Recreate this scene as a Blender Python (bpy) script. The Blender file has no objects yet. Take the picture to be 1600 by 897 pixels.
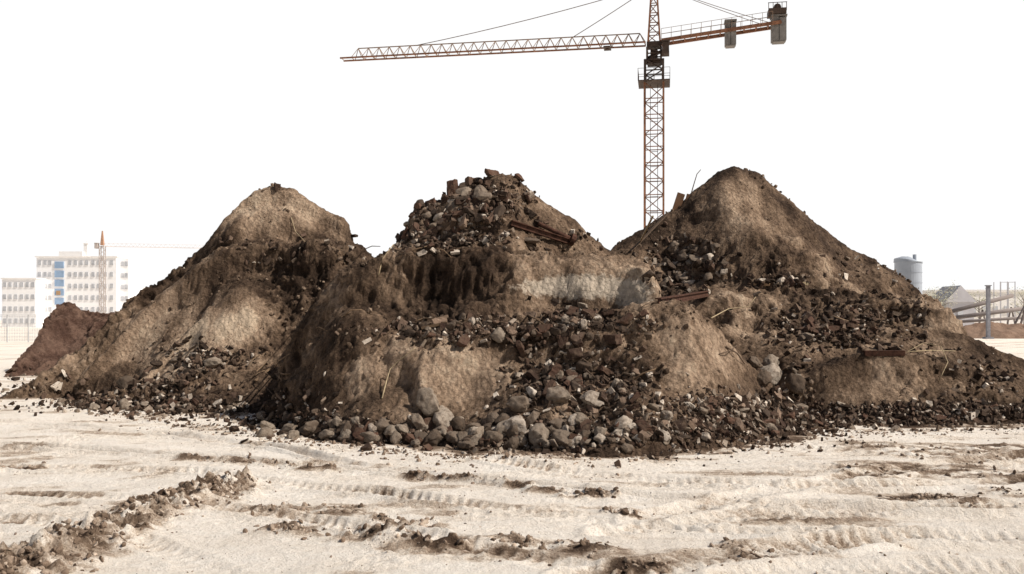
import bpy, math, random
import numpy as np
from mathutils import Vector, Matrix, Euler
random.seed(7); rng=np.random.default_rng(7)
scene=bpy.context.scene
COL=scene.collection
FPX=1400.0; CAMZ=2.0; HOR=500.0
def W(px,py,d): return ((px-800)/FPX*d, d, CAMZ-(py-HOR)/FPX*d)
def GP(px,py):
    d=CAMZ*FPX/(py-HOR); return ((px-800)/FPX*d, d)

# ---------------------------------------------------------------- noise
def _h(ix,iy,iz,seed):
    n=(ix.astype(np.int64)*374761393+iy.astype(np.int64)*668265263+iz.astype(np.int64)*2147483647+seed*974634777)&0xffffffff
    n=((n^(n>>13))*1274126177)&0xffffffff
    n=((n^(n>>16))*2246822519)&0xffffffff
    return (n^(n>>15))&0xffffffff
def perlin2(x,y,seed=0):
    x=np.asarray(x,float); y=np.asarray(y,float)
    xi=np.floor(x); yi=np.floor(y); xf=x-xi; yf=y-yi
    u=xf*xf*xf*(xf*(xf*6-15)+10); v=yf*yf*yf*(yf*(yf*6-15)+10)
    z=np.zeros_like(xi)
    def g(dx,dy):
        a=_h(xi+dx,yi+dy,z,seed)*(2*math.pi/4294967296.0)
        return np.cos(a)*(xf-dx)+np.sin(a)*(yf-dy)
    a=g(0,0); b=g(1,0); c=g(0,1); d=g(1,1)
    return ((a+u*(b-a))*(1-v)+(c+u*(d-c))*v)*1.5
def fbm(x,y,o=4,seed=0,gain=0.5):
    s=0; a=1.0; f=1.0
    for i in range(o):
        s=s+a*perlin2(x*f+i*17.3,y*f-i*9.1,seed+i); a*=gain; f*=2.03
    return s
def billow(x,y,o=4,seed=0,gain=0.5):
    s=0; a=1.0; f=1.0
    for i in range(o):
        s=s+a*(np.abs(perlin2(x*f+i*11.3,y*f-i*5.1,seed+i))*2-0.5); a*=gain; f*=2.03
    return s
def vnoise3(p,seed=0):
    p=np.asarray(p,float); pi=np.floor(p); f=p-pi; u=f*f*(3-2*f); r=0
    for dx in (0,1):
        for dy in (0,1):
            for dz in (0,1):
                w=(u[:,0] if dx else 1-u[:,0])*(u[:,1] if dy else 1-u[:,1])*(u[:,2] if dz else 1-u[:,2])
                r=r+w*(_h(pi[:,0]+dx,pi[:,1]+dy,pi[:,2]*1+dz+101*seed,seed)/4294967296.0)
    return r*2-1
ROT=np.array(Euler((0.6,0.9,0.4)).to_matrix())
def rough3(P):
    s=np.zeros(len(P)); Q=P.copy()
    for i,(f,a) in enumerate(((0.9,0.060),(2.1,0.055),(4.6,0.050),(9.0,0.038),(16.0,0.026))):
        Q=Q@ROT.T; v=vnoise3(Q*f+i*31.7,900+i)
        s+=a*(0.5-np.abs(v)*1.6) if i in (1,2,3) else a*v
    s+=0.035*vnoise3(P*np.array([1.0,1.0,3.6])+0.1*Q,950)
    return s
def sstep(a,b,x):
    t=np.clip((x-a)/(b-a),0,1); return t*t*(3-2*t)

# ---------------------------------------------------------------- materials
def newmat(name):
    m=bpy.data.materials.new(name); m.use_nodes=True
    nt=m.node_tree; b=nt.nodes['Principled BSDF']; b.inputs['Specular IOR Level'].default_value=0.12
    b.inputs['Roughness'].default_value=0.95
    return m,nt,b
def N(nt,t,**k):
    n=nt.nodes.new(t)
    for a,v in k.items(): setattr(n,a,v)
    return n
def ramp(nt,stops):
    r=N(nt,'ShaderNodeValToRGB'); e=r.color_ramp.elements
    while len(e)<len(stops): e.new(0.5)
    for i,(p,c) in enumerate(stops):
        e[i].position=p; e[i].color=(*c,1)
    return r
def noise(nt,vec,scale,detail=6,rough=0.6):
    n=N(nt,'ShaderNodeTexNoise'); n.inputs['Scale'].default_value=scale
    n.inputs['Detail'].default_value=detail; n.inputs['Roughness'].default_value=rough
    nt.links.new(vec,n.inputs['Vector']); return n
def math_(nt,op,a,b=None,clamp=False):
    n=N(nt,'ShaderNodeMath',operation=op); n.use_clamp=clamp
    for i,v in enumerate((a,b)):
        if v is None: continue
        if isinstance(v,(int,float)): n.inputs[i].default_value=v
        else: nt.links.new(v,n.inputs[i])
    return n.outputs[0]
def mixc(nt,fac,a,b,mode='MIX'):
    n=N(nt,'ShaderNodeMix',data_type='RGBA',blend_type=mode)
    if isinstance(fac,(int,float)): n.inputs[0].default_value=fac
    else: nt.links.new(fac,n.inputs[0])
    for s,v in ((6,a),(7,b)):
        if isinstance(v,tuple): n.inputs[s].default_value=(*v,1)
        else: nt.links.new(v,n.inputs[s])
    return n.outputs[2]
def bump(nt,b,items):
    prev=None
    for h,st,dist in items:
        n=N(nt,'ShaderNodeBump'); n.inputs['Strength'].default_value=st; n.inputs['Distance'].default_value=dist
        nt.links.new(h,n.inputs['Height'])
        if prev: nt.links.new(prev,n.inputs['Normal'])
        prev=n.outputs[0]
    nt.links.new(prev,b.inputs['Normal'])
def geo_pos(nt): return N(nt,'ShaderNodeNewGeometry').outputs['Position']
def soil_mat(name,stops,pale=None,bs=1.0,fine=1.0,con=1.0,fc=0.9,crumb=False):
    m,nt,b=newmat(name); P=geo_pos(nt)
    at=N(nt,'ShaderNodeAttribute',attribute_name='tone')
    n1=noise(nt,P,1.3,8,0.62); n2=noise(nt,P,9,8,0.68); n3=noise(nt,P,45*fine,5,0.7)
    v=math_(nt,'ADD',at.outputs['Fac'],math_(nt,'MULTIPLY',math_(nt,'SUBTRACT',n1.outputs[0],0.5),0.7*con))
    v=math_(nt,'ADD',v,math_(nt,'MULTIPLY',math_(nt,'SUBTRACT',n2.outputs[0],0.5),0.7*con))
    v=math_(nt,'ADD',v,math_(nt,'MULTIPLY',math_(nt,'SUBTRACT',n3.outputs[0],0.5),fc*con),True)
    r=ramp(nt,stops); nt.links.new(v,r.inputs[0]); c=r.outputs[0]
    if pale:
        ap=N(nt,'ShaderNodeAttribute',attribute_name='pale')
        f=math_(nt,'ADD',ap.outputs['Fac'],math_(nt,'MULTIPLY',math_(nt,'SUBTRACT',n2.outputs[0],0.5),1.5))
        f=math_(nt,'MULTIPLY',math_(nt,'SUBTRACT',f,0.42),3.2,True)
        f=math_(nt,'MULTIPLY',f,0.85)
        c=mixc(nt,f,c,pale)
    nt.links.new(c,b.inputs['Base Color'])
    items=[(n2.outputs[0],0.9*bs,0.10),(n3.outputs[0],0.9*bs,0.025)]
    if crumb:
        vo=N(nt,'ShaderNodeTexVoronoi'); vo.inputs['Scale'].default_value=11; vo.inputs['Randomness'].default_value=1
        wv=N(nt,'ShaderNodeVectorMath',operation='ADD'); nt.links.new(P,wv.inputs[0])
        sc=N(nt,'ShaderNodeVectorMath',operation='SCALE'); nt.links.new(n2.outputs[1],sc.inputs[0]); sc.inputs['Scale'].default_value=0.15; nt.links.new(sc.outputs[0],wv.inputs[1]); nt.links.new(wv.outputs[0],vo.inputs['Vector'])
        inv=math_(nt,'SUBTRACT',1.0,vo.outputs['Distance'])
        items=[(n2.outputs[0],0.85,0.12),(inv,0.5,0.045),(n3.outputs[0],0.55,0.014)]
    bump(nt,b,items)
    return m
M_SOIL=soil_mat('mound_soil',[(0.0,(0.014,0.009,0.006)),(0.3,(0.062,0.040,0.027)),(0.55,(0.165,0.112,0.075)),(0.8,(0.36,0.262,0.185)),(1.0,(0.52,0.41,0.30))],pale=(0.56,0.48,0.385),fc=0.5,crumb=True)
M_RED=soil_mat('reddish_soil',[(0.0,(0.024,0.012,0.009)),(0.4,(0.085,0.048,0.035)),(0.8,(0.19,0.12,0.088)),(1.0,(0.27,0.185,0.135))])
M_GROUND=soil_mat('sandy_ground',[(0.0,(0.08,0.052,0.036)),(0.25,(0.22,0.158,0.112)),(0.48,(0.54,0.44,0.35)),(0.66,(0.84,0.755,0.655)),(1.0,(0.93,0.87,0.79))],bs=0.9,con=0.9)
def rock_mat(name,stops,attr=False,nstr=0.5,scale=6,dirt=(0.105,0.073,0.051),da=0.65):
    m,nt,b=newmat(name)
    if attr: rv=N(nt,'ShaderNodeAttribute',attribute_name='tone').outputs['Fac']
    else: rv=N(nt,'ShaderNodeObjectInfo').outputs['Random']
    G=geo_pos(nt)
    r=ramp(nt,stops); nt.links.new(rv,r.inputs[0])
    n1=noise(nt,G,scale,6,0.65); n2=noise(nt,G,50,5,0.7)
    k=math_(nt,'MULTIPLY',math_(nt,'SUBTRACT',n1.outputs[0],0.5),2*nstr)
    k=math_(nt,'ADD',math_(nt,'ADD',k,math_(nt,'MULTIPLY',math_(nt,'SUBTRACT',n2.outputs[0],0.5),0.9)),0.95)
    cc=N(nt,'ShaderNodeCombineColor')
    for i in range(3): nt.links.new(k,cc.inputs[i])
    c=mixc(nt,1.0,r.outputs[0],cc.outputs[0],'MULTIPLY')
    d=math_(nt,'MULTIPLY',math_(nt,'SUBTRACT',noise(nt,G,11,5,0.65).outputs[0],0.45),5,True)
    c=mixc(nt,math_(nt,'MULTIPLY',d,da),c,dirt)
    nt.links.new(c,b.inputs['Base Color'])
    bump(nt,b,[(n1.outputs[0],0.5,0.05),(n2.outputs[0],0.7,0.015)])
    return m
M_STONE=rock_mat('field_stone',[(0,(0.08,0.059,0.044)),(0.4,(0.175,0.136,0.104)),(0.75,(0.29,0.24,0.19)),(1,(0.46,0.395,0.33))])
M_BRICK=rock_mat('dirty_brick',[(0,(0.028,0.018,0.014)),(0.35,(0.075,0.044,0.032)),(0.65,(0.135,0.075,0.053)),(0.82,(0.14,0.10,0.075)),(1,(0.32,0.225,0.165))],da=0.75)
M_CONC=rock_mat('broken_concrete',[(0,(0.028,0.020,0.016)),(0.45,(0.10,0.073,0.055)),(0.8,(0.25,0.20,0.155)),(1,(0.66,0.58,0.49))])
M_RUB=rock_mat('mixed_rubble',[(0,(0.018,0.012,0.009)),(0.4,(0.065,0.044,0.032)),(0.65,(0.125,0.080,0.058)),(0.84,(0.23,0.178,0.135)),(1,(0.72,0.63,0.53))],attr=True,da=0.4)
M_CLOD=rock_mat('earth_clod',[(0,(0.040,0.026,0.018)),(0.6,(0.13,0.090,0.062)),(1,(0.30,0.222,0.16))],attr=True)
M_GCLOD=rock_mat('ground_clod',[(0,(0.10,0.068,0.047)),(0.5,(0.24,0.175,0.128)),(1,(0.54,0.44,0.35))],attr=True,dirt=(0.21,0.152,0.11))
def plain(name,c,rough=0.7,metal=0,var=0.35,scale=3):
    m,nt,b=newmat(name); P=geo_pos(nt); n=noise(nt,P,scale,5,0.65)
    f=math_(nt,'MULTIPLY',math_(nt,'SUBTRACT',n.outputs[0],0.35),2.5,True)
    c2=tuple(x*(1-var) for x in c)
    nt.links.new(mixc(nt,f,c2,c),b.inputs['Base Color'])
    b.inputs['Roughness'].default_value=rough; b.inputs['Metallic'].default_value=metal
    bump(nt,b,[(n.outputs[0],0.25,0.01)])
    return m
M_RUST=plain('rusted_steel',(0.13,0.064,0.044),0.85,0,0.7,9)
M_CRED=plain('crane_red_paint',(0.35,0.165,0.096),0.6,0,0.6,2)
M_CDARK=plain('crane_dark_steel',(0.10,0.070,0.055),0.6,0,0.5,2)
M_CPALE=plain('crane_faded_steel',(0.37,0.255,0.185),0.6,0,0.5,2)
M_GREY=plain('weight_grey',(0.30,0.28,0.26),0.7,0,0.5,1.5)
M_CABLE=plain('steel_cable',(0.22,0.165,0.14),0.6)
M_WOOD=plain('weathered_wood',(0.28,0.19,0.12),0.85,0,0.5,12)
M_STRAW=plain('dry_stalk',(0.52,0.41,0.26),0.85,0,0.4,12)
M_DSTICK=plain('dark_twig',(0.15,0.105,0.075),0.9,0,0.4,12)
M_WHITE=plain('white_render',(0.94,0.94,0.95),0.9,0,0.02,0.3)  # far materials below are paled: distance haze put into their colours
M_WIN=plain('window_glass',(0.64,0.66,0.70),0.4,0,0.35,0.5)
M_BLUE=plain('blue_glass',(0.36,0.50,0.70),0.4,0,0.3,0.5)
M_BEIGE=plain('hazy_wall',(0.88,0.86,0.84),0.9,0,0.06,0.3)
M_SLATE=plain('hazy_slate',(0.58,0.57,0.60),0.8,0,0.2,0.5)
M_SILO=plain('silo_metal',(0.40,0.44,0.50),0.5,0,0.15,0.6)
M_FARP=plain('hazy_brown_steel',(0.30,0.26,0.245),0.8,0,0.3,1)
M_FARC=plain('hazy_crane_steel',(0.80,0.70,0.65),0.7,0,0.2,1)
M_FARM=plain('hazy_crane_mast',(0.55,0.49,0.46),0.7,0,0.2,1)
M_FENCE=plain('galvanised_wire',(0.66,0.67,0.68),0.5)
M_ORNG=plain('orange_panel',(0.52,0.34,0.20),0.7)
M_BARK=plain('bark',(0.34,0.30,0.26),0.9)
M_LEAF=plain('spring_leaves',(0.66,0.64,0.48),0.9,0,0.25,2)

# ---------------------------------------------------------------- mesh helpers
def big_mesh(name,V,F,mat,attrs=None,smooth=True,loc=(0,0,0)):
    V=np.asarray(V,np.float32)-np.asarray(loc,np.float32); F=np.asarray(F,np.int32); k=F.shape[1]
    me=bpy.data.meshes.new(name); me.vertices.add(len(V)); me.vertices.foreach_set('co',V.ravel())
    me.loops.add(F.size); me.loops.foreach_set('vertex_index',F.ravel())
    me.polygons.add(len(F)); me.polygons.foreach_set('loop_start',np.arange(0,F.size,k,dtype=np.int32))
    me.polygons.foreach_set('loop_total',np.full(len(F),k,np.int32))
    me.update(calc_edges=True)
    me.polygons.foreach_set('use_smooth',np.full(len(F),smooth))
    for a,v in (attrs or {}).items():
        at=me.attributes.new(a,'FLOAT','POINT'); at.data.foreach_set('value',np.asarray(v,np.float32).ravel())
    me.materials.append(mat)
    o=bpy.data.objects.new(name,me); o.location=loc; COL.objects.link(o); return o
def meta(o,label,cat,group=None,kind=None):
    o['label']=label; o['category']=cat
    if group: o['group']=group
    if kind: o['kind']=kind
class MB:
    def __init__(s): s.v=[]; s.f=[]
    def beam(s,p,q,w,h=None):
        h=h or w; p=Vector(p); q=Vector(q); d=(q-p)
        if d.length<1e-6: return
        d.normalize(); up=Vector((0,0,1)) if abs(d.z)<0.95 else Vector((0,1,0))
        a=d.cross(up).normalized()*w/2; b=a.cross(d).normalized()*h/2; i=len(s.v)
        for c in (p,q):
            for sa,sb in ((1,1),(-1,1),(-1,-1),(1,-1)): s.v.append(tuple(c+a*sa+b*sb))
        s.f+= [(i,i+1,i+2,i+3),(i+7,i+6,i+5,i+4)]+[(i+k,i+4+k,i+4+(k+1)%4,i+(k+1)%4) for k in range(4)]
    def box(s,c,size,R=None,taper=1.0):
        i=len(s.v); R=R or Matrix.Identity(3)
        for z in (-1,1):
            t=taper if z>0 else 1
            for x,y in ((-1,-1),(1,-1),(1,1),(-1,1)):
                s.v.append(tuple(Vector(c)+R@Vector((x*size[0]/2*t,y*size[1]/2*t,z*size[2]/2))))
        s.f+=[(i+3,i+2,i+1,i),(i+4,i+5,i+6,i+7)]+[(i+k,i+(k+1)%4,i+4+(k+1)%4,i+4+k) for k in range(4)]
    def tube(s,pts,rad,n=6):
        i0=len(s.v); m=len(pts); pts=[Vector(p) for p in pts]
        for k,p in enumerate(pts):
            d=(pts[min(k+1,m-1)]-pts[max(k-1,0)]).normalized()
            up=Vector((0,0,1)) if abs(d.z)<0.9 else Vector((0,1,0))
            a=d.cross(up).normalized(); b=a.cross(d)
            r=rad[k] if isinstance(rad,(list,tuple)) else rad
            for j in range(n):
                t=2*math.pi*j/n; s.v.append(tuple(p+a*math.cos(t)*r+b*math.sin(t)*r))
        for k in range(m-1):
            for j in range(n):
                s.f.append((i0+k*n+j,i0+k*n+(j+1)%n,i0+(k+1)*n+(j+1)%n,i0+(k+1)*n+j))
        s.f.append(tuple(i0+j for j in range(n))[::-1]); s.f.append(tuple(i0+(m-1)*n+j for j in range(n)))
    def obj(s,name,mat,parent=None,origin=(0,0,0),smooth=False):
        o3=Vector(origin)
        me=bpy.data.meshes.new(name); me.from_pydata([tuple(Vector(v)-o3) for v in s.v],[],s.f)
        me.materials.append(mat); me.validate()
        if smooth:
            for p in me.polygons: p.use_smooth=True
        o=bpy.data.objects.new(name,me); COL.objects.link(o)
        if parent is not None: o.parent=parent
        else: o.location=o3
        return o
def empty(name,loc,label,cat,group=None):
    e=bpy.data.objects.new(name,None); e.location=loc; e.empty_display_size=0.5; COL.objects.link(e); meta(e,label,cat,group); return e

# ---------------------------------------------------------------- ground function
def poly_dist(X,Y,pts):
    best=np.full(X.shape,1e9); S=np.zeros(X.shape); acc=0
    for (x0,y0),(x1,y1) in zip(pts[:-1],pts[1:]):
        dx,dy=x1-x0,y1-y0; L2=dx*dx+dy*dy; L=math.sqrt(L2)
        t=np.clip(((X-x0)*dx+(Y-y0)*dy)/L2,0,1)
        d=np.hypot(X-(x0+t*dx),Y-(y0+t*dy)); sgn=np.sign((X-x0)*dy-(Y-y0)*dx)
        m=d<np.abs(best); best=np.where(m,d*sgn,best); S=np.where(m,acc+t*L,S); acc+=L
    return best,S
def smooth_poly(p,it=2):
    for _ in range(it):
        q=[p[0]]
        for a,b in zip(p[:-1],p[1:]):
            q.append((a[0]*.75+b[0]*.25,a[1]*.75+b[1]*.25)); q.append((a[0]*.25+b[0]*.75,a[1]*.25+b[1]*.75))
        q.append(p[-1]); p=q
    return p
RUTS=[([(-200,690),(300,712),(650,742),(950,772),(1250,792),(1800,800)],0.14,0.11,0),
 ([(-200,722),(250,735),(500,762),(800,797),(1200,840),(1800,850)],0.15,0.06,1),
 ([(760,722),(1000,748),(1300,765),(1800,742)],0.17,0.06,1),
 ([(-200,765),(150,778),(420,805),(700,850),(1000,900)],0.14,0.055,1),
 ([(900,905),(1200,862),(1450,835),(1800,850)],0.2,0.065,1),
 ([(1000,810),(1300,752),(1500,722),(1800,708)],0.18,0.065,1),
 ([(-100,655),(200,672),(450,700),(600,735),(900,760)],0.14,0.07,0),
 ([(-100,810),(150,830),(330,880),(400,920)],0.15,0.055,1),
 ([(1150,905),(1350,885),(1800,890)],0.2,0.065,1),
 ([(950,830),(1250,800),(1500,790),(1800,795)],0.18,0.06,1)]
RUTS=[(smooth_poly([GP(*p) for p in pl],1),w,h,l) for pl,w,h,l in RUTS]
BERMS=[([(-60,925),(60,885),(160,835),(260,795),(370,765)],0.34,0.22,1.05),
 ([(640,747),(760,757),(880,775),(960,777)],0.08,0.09,1.2),
 ([(400,800),(470,795),(560,802)],0.2,0.06,.8),([(560,840),(620,850),(700,855)],0.2,0.13,1.15),([(600,815),(660,825)],0.15,0.10,1.05),
 ([(780,848),(840,850),(940,858)],0.18,0.06,.85),([(970,888),(1030,880)],0.12,0.06,.9),([(950,797),(990,803)],0.10,0.08,1.1),
 ([(1380,700),(1450,712),(1540,700),(1650,715)],0.6,0.05,.8),([(1360,742),(1450,735),(1600,745)],0.5,0.05,.85),([(1390,780),(1450,775),(1500,783)],0.2,0.05,1),
 ([(290,718),(400,727),(520,735)],0.08,0.06,.9),([(1140,855),(1190,870)],0.15,0.05,.7),([(-50,728),(50,728)],0.15,0.08,1.1),([(1550,770),(1650,775)],0.2,0.05,.8),
 ([(420,830),(450,828),(480,836)],0.16,0.06,.8)]
BERMS=[(smooth_poly([GP(*p) for p in pl],1),w,h,k) for pl,w,h,k in BERMS]
def ground(X,Y,full=False):
    far=1-sstep(25,60,np.hypot(X,Y))
    z=0.05*fbm(X*0.35,Y*0.5,3,11)*far
    z=z+0.012*fbm(X*1.4,Y*3.0,5,21,0.6)*far
    patchy=sstep(0.0,0.5,fbm(X*0.5,Y*0.8,3,27))
    z=z+(0.003+0.016*patchy)*billow(X*6,Y*9,4,31,0.6)*far
    damp=sstep(0.25,0.6,fbm(X*0.6,Y*1.5,4,47))
    tone=0.83+0.10*fbm(X*0.5,Y*0.9,3,41)+0.10*fbm(X*1.0,Y*6,4,44)-0.12*patchy-0.28*damp
    near=far
    wx=0.06*fbm(X*0.9,Y*0.9,3,61)
    for i,(pl,w,h,lug) in enumerate(RUTS):
        d,s=poly_dist(X,Y,pl)
        d=d+wx; a=np.abs(d)
        amp=np.clip(0.75+1.2*perlin2(s*0.4+i*3.3,s*0+i,71),0.0,1.5)
        rut=-h*np.exp(-(a/w)**4)+0.6*h*np.exp(-((a-w*1.4)/(w*0.35))**2)
        z=z+rut*amp*near
        if lug:
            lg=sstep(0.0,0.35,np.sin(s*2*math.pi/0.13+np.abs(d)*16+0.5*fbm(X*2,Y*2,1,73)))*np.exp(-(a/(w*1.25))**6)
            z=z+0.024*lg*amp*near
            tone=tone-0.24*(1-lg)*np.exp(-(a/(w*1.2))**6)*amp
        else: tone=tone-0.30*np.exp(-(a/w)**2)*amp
    clod=np.clip(0.5+0.55*fbm(X*4.0,Y*4.6,3,81,0.55)+0.25*billow(X*9,Y*10,2,85),0,1.5)
    dk=0
    for i,(pl,w,h,k) in enumerate(BERMS):
        d,s=poly_dist(X,Y,pl); d=d+wx*2+0.08*fbm(X*3,Y*4,3,66)
        m=np.exp(-(np.abs(d)/w)**2.0); z=z+h*m*clod*near
        dk=np.maximum(dk,k*np.exp(-(np.abs(d)/(w*1.15))**2.5))
    tone=tone-0.58*dk*np.clip(0.75+1.1*fbm(X*2.5,Y*5,4,91),0,1.15)
    z=z*np.where(Y<5.2,sstep(-5,5,Y),1)
    return (z,tone) if full else z

# ---------------------------------------------------------------- mounds : tiers of surveyed ridge lines
def tier(pts,front,back=0.8):
    P=[]
    for px,py,d in pts:
        x,y,z=W(px,py,d); P.append((x,y,z))
    P.sort(); return (np.array(P),front,back)
def lin(s): return [(0,0),(10,10*s)]
L_T=[
 tier([(-40,640,22.5),(0,622,22.7),(60,590,23.2),(140,532,24.2),(200,474,25),(260,430,25.5),(320,388,26),(352,352,26),(372,325,26),(395,303,26),(430,292,26),(458,294,26),(480,309,26),(505,324,26),(538,340,25.8),(546,348,25.8),(549,382,25.8),(575,392,25.6),(640,450,25.5),(720,520,25.5)],[(0,0),(0.4,0.15),(0.55,0.5),(1.05,0.85),(1.25,1.5),(2.2,2.0),(8,8)]),
 tier([(120,600,22.5),(190,528,23.2),(250,465,23.8),(310,412,24),(370,380,24),(420,372,24),(470,380,24),(530,374,24),(562,378,24),(578,392,24),(610,450,23.8),(650,520,23.6)],[(0,0),(0.4,0.2),(0.6,0.85),(1.2,1.5),(6,6.0)]),
 tier([(150,650,20.5),(200,615,21),(270,545,22),(330,488,22.4),(380,492,22.4),(430,505,22.2),(500,525,22),(560,580,21.5)],[(0,0),(.3,.1),(.5,.4),(10,7.2)]),
 tier([(100,640,20.8),(170,615,20.6),(260,592,20.6),(340,575,20.6),(420,585,20.4),(480,620,20)],lin(0.8)),
]
C_T=[
 tier([(540,480,19.5),(590,400,20),(610,385,20),(642,348,20),(648,325,20),(690,312,20),(705,298,20),(745,284,20),(785,270,20),(805,276,20),(830,296,20),(860,318,20),(900,348,20),(925,372,20),(960,395,20),(1000,420,20),(1060,500,20),(1100,560,20)],[(0,0),(0.5,0.3),(1.2,1.15),(2.4,2.2),(6,6)]),
 tier([(440,560,18.6),(474,497,18.5),(482,472,18.5),(520,440,18.4),(560,412,18.2),(610,392,18),(680,380,17.9),(760,388,17.8),(830,398,17.7),(900,398,17.6),(960,400,17.6),(1000,405,17.6),(1014,418,17.6),(1022,440,17.7),(1026,500,17.8),(1050,560,17.8)],[(0,0),(0.3,0.10),(0.52,0.28),(0.80,1.05),(1.4,1.35),(6,6)],1.2),
 tier([(395,665,18),(425,620,17.6),(445,590,17.4),(500,562,17.2),(545,552,17),(600,548,16.8),(660,540,16.6),(720,528,16.4),(790,500,16.2),(850,490,16),(930,490,15.9),(1000,486,15.9),(1060,492,16.1),(1110,515,16.4),(1150,545,16.8),(1180,572,17),(1215,610,17),(1290,668,17)],[(0,0),(0.5,0.2),(0.75,0.62),(2.7,2.2),(6,5)]),
 tier([(560,690,15),(640,655,15),(760,640,14.8),(900,640,14.6),(1050,650,14.8),(1180,665,15.2),(1270,680,15.6)],lin(0.5)),
]
R_T=[
 tier([(900,460,24.5),(955,388,25),(1010,352,25.5),(1060,320,25.8),(1095,292,26),(1120,274,26),(1145,264,26),(1185,270,26),(1215,294,26),(1245,320,26),(1275,348,26),(1330,388,25.8),(1400,425,25.5),(1422,440,25.4),(1432,462,25.3),(1480,520,25),(1600,600,25)],[(0,0),(0.3,0.15),(3.5,3.4),(8,8)]),
 tier([(940,520,22.6),(1010,470,22.6),(1060,450,22.7),(1120,447,22.7),(1220,452,22.7),(1300,450,22.7),(1380,457,22.6),(1440,462,22.5),(1470,472,22.4),(1485,495,22.4),(1500,530,22.3),(1560,580,22)],[(0,0),(0.6,0.3),(0.8,0.75),(6,5)]),
 tier([(1080,610,20.5),(1130,550,20.8),(1200,520,21),(1280,505,21),(1380,505,21),(1470,515,21),(1530,532,20.8),(1580,555,20.6),(1625,585,20.4),(1680,630,20.2)],lin(0.75)),
 tier([(1190,650,18.8),(1225,600,19),(1270,568,19),(1330,555,19),(1400,556,19),(1460,560,19),(1515,568,19),(1535,600,18.9),(1560,612,18.9),(1610,620,18.9),(1700,665,18.8)],[(0,0),(0.4,0.15),(0.65,0.7),(5,4)]),
 tier([(1260,680,17.4),(1330,655,17.6),(1450,650,17.6),(1600,640,17.8),(1700,650,17.8)],lin(0.45)),
]
S_T=[tier([(-160,600,36),(-60,562,36),(0,526,36),(50,492,36),(85,474,36),(105,472,36),(125,480,36),(150,488,36),(180,492,36),(220,520,36),(300,560,36)],[(0,0),(1,0.6),(6,4)])]
D_T=[tier([(1440,530,100),(1490,512,100),(1540,503,100),(1580,506,100),(1650,503,100),(1760,525,100)],lin(0.4))]
LOBES={'L':[(195,23.2,1.3,1.2,.15),(345,22,1.0,.8,.18)],'C':[(535,16.55,.85,.7,.28),(700,15.9,1.1,.6,.18),(1085,15.9,1.1,.8,.26)],'R':[(1380,18.3,1.7,.6,.20),(1140,24.8,.9,1.3,.12)],'S':[]}
def mound_h(X,Y,tiers,seed,amp=1.0,ledge=1.0,lobes=()):
    wx=0.14*fbm(X*0.7,Y*0.7,2,seed+1); wy=0.42*fbm(X*0.55,Y*0.5,2,seed+5)
    H=None; DR=None
    for i,(P,front,back) in enumerate(tiers):
        x=X+wx*0.4
        R=np.interp(x,P[:,0],P[:,2],left=-3,right=-3); yr=np.interp(x,P[:,0],P[:,1])
        t=yr-Y+wy*np.clip(np.abs(yr-Y)/0.8,0,1)
        F=np.interp(t,[a for a,b in front],[b for a,b in front])
        drop=np.where(t>=0,F,-t*back)
        h=R-drop
        if H is None: H=h; DR=drop
        else: DR=np.where(h>H,drop,DR); H=np.maximum(H,h)
    lm=np.zeros(X.shape)
    for px,d,rx,ry,hh in lobes:
        e=np.exp(-(((X-(px-800)/FPX*d)/rx)**2+((Y-d)/ry)**2)**1.4); H=H+hh*e*sstep(-.1,.3,H); lm=np.maximum(lm,e)
    q=H/0.75+0.8*fbm(X*0.4,Y*0.4,3,seed+60)+0.12*fbm(X*1.6,Y*1.6,2,seed+63); f=q-np.floor(q)
    m=sstep(0.0,0.25,fbm(X*0.45,Y*0.45,2,seed+66)+.02)*sstep(0.35,0.9,DR)*ledge*(1-.8*np.maximum(lm,CM))
    H=H+m*0.75*0.5*(sstep(0.46,0.62,f)-f)*sstep(0.1,0.7,H)
    n=0.06*fbm(X*1.1,Y*1.1,2,seed+11)
    return H+n*amp*sstep(-0.3,0.5,H)
DX=0.038
gx=np.arange(-18,16.5,DX); gy=np.arange(11.5,39.5,DX)
GX,GY=np.meshgrid(gx,gy)
CM=np.exp(-(((GX-1.75)/1.9)**2+((GY-17.0)/0.65)**2)**2)   # hard cut bank
LM=np.zeros(GX.shape)
for k_ in LOBES:
    for px,d,rx,ry,hh in LOBES[k_]: LM=np.maximum(LM,np.exp(-(((GX-(px-800)/FPX*d)/rx)**2+((GY-d)/ry)**2)**1.4))
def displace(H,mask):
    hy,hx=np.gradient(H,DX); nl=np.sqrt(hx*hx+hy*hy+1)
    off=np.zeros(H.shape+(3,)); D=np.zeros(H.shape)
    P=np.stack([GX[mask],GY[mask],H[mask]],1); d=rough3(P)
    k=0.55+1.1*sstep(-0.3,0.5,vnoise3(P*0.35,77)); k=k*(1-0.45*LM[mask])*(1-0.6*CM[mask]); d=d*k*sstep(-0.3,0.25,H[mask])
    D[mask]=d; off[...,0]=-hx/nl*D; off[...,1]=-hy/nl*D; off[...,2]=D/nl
    return off,D
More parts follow.
